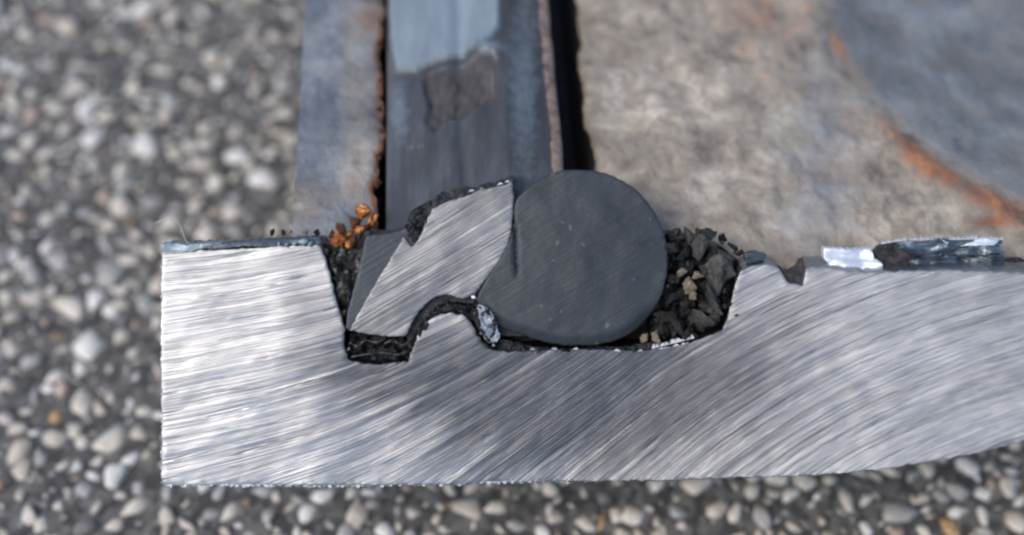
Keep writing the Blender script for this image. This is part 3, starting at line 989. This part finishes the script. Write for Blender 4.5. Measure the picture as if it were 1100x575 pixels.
rc = empty('rust_cluster', P(378, 250, 0.006), 'little heap of glossy orange rust grains on the lip above the black seam', 'rust')
GRAINS = [chip_mesh('rust_grain', 190 + k, 2, 0.14, rnd.uniform(0.5, 0.9)) for k in range(5)]
for k, me in enumerate(GRAINS): me.polygons.foreach_set('use_smooth', [True] * len(me.polygons)); me.materials.append(M_AMBER if k < 3 else M_RUST)
for x, y, r in [(360, 257, 9), (370, 251, 9), (373, 262, 8), (380, 243, 9), (381, 256, 7), (389, 231, 10), (396, 240, 7), (366, 245, 6), (386, 247, 6), (394, 228, 6), (376, 271, 5), (354, 251, 5), (365, 265, 5), (385, 252, 5), (377, 250, 6), (392, 246, 5), (400, 234, 5), (383, 236, 5), (369, 257, 6), (359, 262, 4)]:
    o = bpy.data.objects.new('rust_grain', GRAINS[rnd.randrange(5)])
    COL.objects.link(o); o.parent = rc
    o.location = P(x, y, rnd.uniform(0.001, 0.005)) - rc.location
    o.rotation_euler = (rnd.uniform(0, 6), rnd.uniform(0, 6), rnd.uniform(0, 6))
    o.scale = (r * PX * 1.5,) * 3
# scale along the lip's inner edge
sc_ = empty('rust_scale', P(405, 150, 0.03), 'row of brown rust lumps along the dark slot beside the rubber jacket', 'rust')
for l, dx, r in [(0.014, 0, 7), (0.022, -2, 6), (0.030, 1, 7), (0.037, -2, 6), (0.046, 1, 6), (0.058, -1, 7), (0.080, 3, 11), (0.084, 12, 10), (0.086, 22, 9), (0.079, 18, 7)]:
    o = lump('rust_lump', 402 + dx, 252, r, M_RUST, sc_, 0.008)
    o.location = o.location + BACK * l

seam = empty('black_seam', P(362, 310, 0.002), 'narrow black seam of old sealant between the left end and the bar', 'sealant')
plate('seam_fill', spline([(344, 262, 1), (352, 262), (362, 264), (386, 268), (392, 262, 1), (385, 290), (376, 325), (371, 352, 1), (364, 335), (355, 300)], 2.5), M_TAR, seam, 0.0022, (0, -3, 0.004), 3, 1.5, None,
      lambda x, y, d: np.array([0.0022 * fbm(a * 0.09, b * 0.05, 4.3, 4) for a, b in zip(x, y)]), 2.0, 0.12, seed=8)
for x, y, r in [(350, 270, 4), (356, 285, 5), (360, 300, 5), (364, 318, 4), (369, 336, 4), (368, 280, 5), (374, 296, 4), (371, 312, 4)]:
    lump('crumb', x, y, r, M_TAR if rnd.random() < .5 else M_TAR_GREY, seam, rnd.uniform(0.0006, 0.0016), sc=(1, 1, 1.8))


def tube(name, pts, r, mat, parent=None, seg=6, wob=0.0, seed=0):
    """a bent strand through (x px, y px, w metres) points"""
    r_ = random.Random(seed)
    ps = [P(*p) for p in pts]
    path = []
    n = len(ps)
    for i in range(n - 1):
        p0, p1, p2, p3 = ps[max(i-1, 0)], ps[i], ps[i+1], ps[min(i+2, n-1)]
        for j in range(5):
            t = j / 5
            path.append(0.5 * (2*p1 + (p2-p0)*t + (2*p0-5*p1+4*p2-p3)*t*t + (3*p1-p0-3*p2+p3)*t**3))
    path.append(ps[-1])
    V, F = [], []
    for i, p in enumerate(path):
        t = (path[min(i+1, len(path)-1)] - path[max(i-1, 0)]).normalized()
        a = t.cross(VIEW)
        if a.length < 1e-4: a = t.cross(RIGHT)
        a.normalize(); b = t.cross(a)
        k = r * (1 + wob * r_.uniform(-1, 1)) * (0.45 if i in (0, len(path)-1) else 1)
        for s in range(seg):
            an = 2 * math.pi * s / seg
            V.append(p + a * (math.cos(an) * k) + b * (math.sin(an) * k * 0.7))
    for i in range(len(path) - 1):
        for s in range(seg):
            F.append((i*seg + s, i*seg + (s+1) % seg, (i+1)*seg + (s+1) % seg, (i+1)*seg + s))
    F.append(list(range(seg))[::-1]); F.append([len(V) - seg + s for s in range(seg)])
    return link(name, mesh(name, V, F), mat, parent)


res = empty('slot_residue', P(408, 380, 0.002), 'black stringy residue packed in the slot under the bright steel core', 'sealant')
plate('residue_bed', spline([(373, 357, 1), (400, 361), (440, 363, 1), (443, 375), (437, 388, 1), (400, 390), (374, 386, 1)], 2.5), M_BLACK, res, 0.0022, (0, 0, 0.004), 3, 1.2, None,
      lambda x, y, d: np.array([0.0016 * fbm(a * 0.12, b * 0.12, 6.3, 3) for a, b in zip(x, y)]), 1.5, 0.15, seed=3)
tube('strand', [(376, 384, .0006), (392, 381, .0002), (410, 379, .0004), (428, 381, .0002), (440, 376, .0006)], 0.00026, M_TAR, res, wob=.8, seed=1)
tube('strand', [(375, 368, .0006), (384, 372, .0004), (392, 366, .0006), (404, 368, .0008), (414, 363, .0008)], 0.00032, M_TAR, res, wob=.8, seed=2)
tube('strand', [(412, 370, .0006), (422, 366, .0004), (432, 371, .0006), (442, 366, .0008)], 0.00030, M_TAR, res, wob=.8, seed=3)
for x, y, r, mt in [(379, 365, 5, M_TAR), (386, 374, 4, M_TAR_GREY), (374, 376, 3.5, M_CLAY), (398, 373, 5, M_TAR), (420, 374, 5, M_TAR), (432, 380, 4, M_TAR), (376, 386, 4, M_TAR), (437, 385, 4, M_TAR)]:
    lump('crumb', x, y, r, mt, res, 0.001)

# black void filling behind the arch and under the cord
gapf = empty('arch_sealant', P(500, 350, 0.004), 'black sealant left in the arch-shaped gap between the steel core and the rubber cord', 'sealant')
plate('gap_fill', spline([(447, 372, 1), (450, 352), (462, 332), (480, 324), (512, 320), (530, 345), (560, 362), (620, 375), (700, 378, 1), (690, 384), (600, 384), (530, 384), (508, 368), (500, 350), (480, 345), (464, 352), (452, 380, 1)], 3),
      M_BLACK, gapf, 0.0068, (0, 0, 0.004), 4, 1.2, None, None, 1.0, 0.15, seed=13)
for x, y, r in [(480, 327, 6), (492, 330, 7), (502, 330, 6), (487, 335, 4), (474, 331, 4), (508, 338, 5), (470, 338, 3)]:
    lump('crumb', x, y, r, M_TAR, gapf, 0.001)

plate('glossy_residue', spline([(439, 377, 1), (444, 364), (452, 348), (464, 334), (480, 326), (497, 326), (512, 333, 1), (516, 346), (508, 345), (498, 338), (484, 334), (470, 340), (459, 352), (450, 366), (446, 380, 1)], 2), M_BLACK, gapf, 0.0002, (0, 0, 0.005), 3, 1.4, None,
      lambda x, y, d: np.array([0.0016 * fbm(a * 0.11, b * 0.11, 2.3, 3) for a, b in zip(x, y)]), 2.6, 0.16, seed=31)
plate('glossy_residue', spline([(530, 366, 1), (548, 366), (570, 371), (596, 374), (640, 373), (676, 371), (704, 366, 1), (708, 376), (690, 379), (640, 377), (596, 379), (560, 380), (536, 378, 1)], 2), M_BLACK, gapf, 0.0004, (0, 0, 0.005), 3, 1.4, None,
      lambda x, y, d: np.array([0.0012 * fbm(a * 0.11, b * 0.11, 5.3, 3) for a, b in zip(x, y)]), 1.6, 0.16, seed=32)

sh = empty('metal_shaving', P(522, 350, -0.0006), 'small crumpled blue-white metal shaving under the left edge of the cord', 'metal shaving')
plate('crumpled_ribbon', spline([(509, 333, 1), (514, 328), (521, 330), (529, 337), (534, 350), (537, 364, 1), (531, 371), (524, 367), (517, 360), (514, 348)], 1.6), M_SLIVER, sh, -0.0004, (0, 0, 0.0012), 2.2, 0.8, None,
      lambda x, y, d: np.array([0.0038 * fbm(a * 0.16, b * 0.13, 3.7, 2) for a, b in zip(x, y)]), 2.6, 0.3, seed=21)
tube('curl', [(513, 329, -.0010), (519, 333, -.0022), (518, 343, -.0016), (524, 350, -.0022), (530, 347, -.002), (529, 339, -.0022)], 0.0003, M_FILM, sh, wob=.7, seed=4)
tube('curl', [(511, 338, -.0008), (515, 350, -.0016), (520, 358, -.002), (526, 366, -.0016), (533, 369, -.0012)], 0.00032, M_BLACK, sh, wob=.8, seed=5)
tube('curl', [(522, 333, -.0016), (530, 343, -.0022), (531, 356, -.0022), (527, 362, -.0018)], 0.00028, M_BLACK, sh, wob=.8, seed=6)
ch = empty('clay_chip', P(513, 312, -0.001), 'tiny tan chip stuck at the lower corner of the steel core', 'chip')
lump('grain', 514, 309, 5, M_CLAY, ch, -0.001, sc=(0.7, 0.7, 1.2))
lump('grain', 508, 318, 3.5, M_BURR, ch, -0.001)

# grit along the left lip
for x, y, r, mt, lb in [(292, 249, 5.5, M_TAR, 'black grit speck on the left top edge, beside a tan one'), (302, 250, 4.5, M_TAR, 'smaller black grit speck touching the tan one on the left top edge'), (309, 248, 4.5, M_CLAY, 'tan grit speck between black specks on the left top edge'),
                        (339, 250, 5.5, M_TAR, 'black grit speck at the corner of the left top edge, next to the seam'), (327, 249, 4.5, M_CLAY, 'pale grit speck nearest the seam on the left top edge'), (207, 261, 3, M_TAR, 'lone black speck near the left corner of the cut face')]:
    tag(lump('grit', x, y, r, mt, None, 0.002), lb, 'grit', 'grit specks on the left top edge')
fib = tube('fibre', [(167, 240, .0), (178, 236, -.001), (188, 233, -.001), (193, 242, .0), (198, 258, .001), (202, 262, .001)], 0.00009, Mat('pale_fibre', Base_Color=lin(190, 182, 168), Roughness=0.6).m, None, 5, .1, 7)
tag(fib, 'thin pale bent fibre standing on the left corner of the cut face', 'fibre')

for me in list(bpy.data.meshes):
    if me.users == 0: bpy.data.meshes.remove(me)
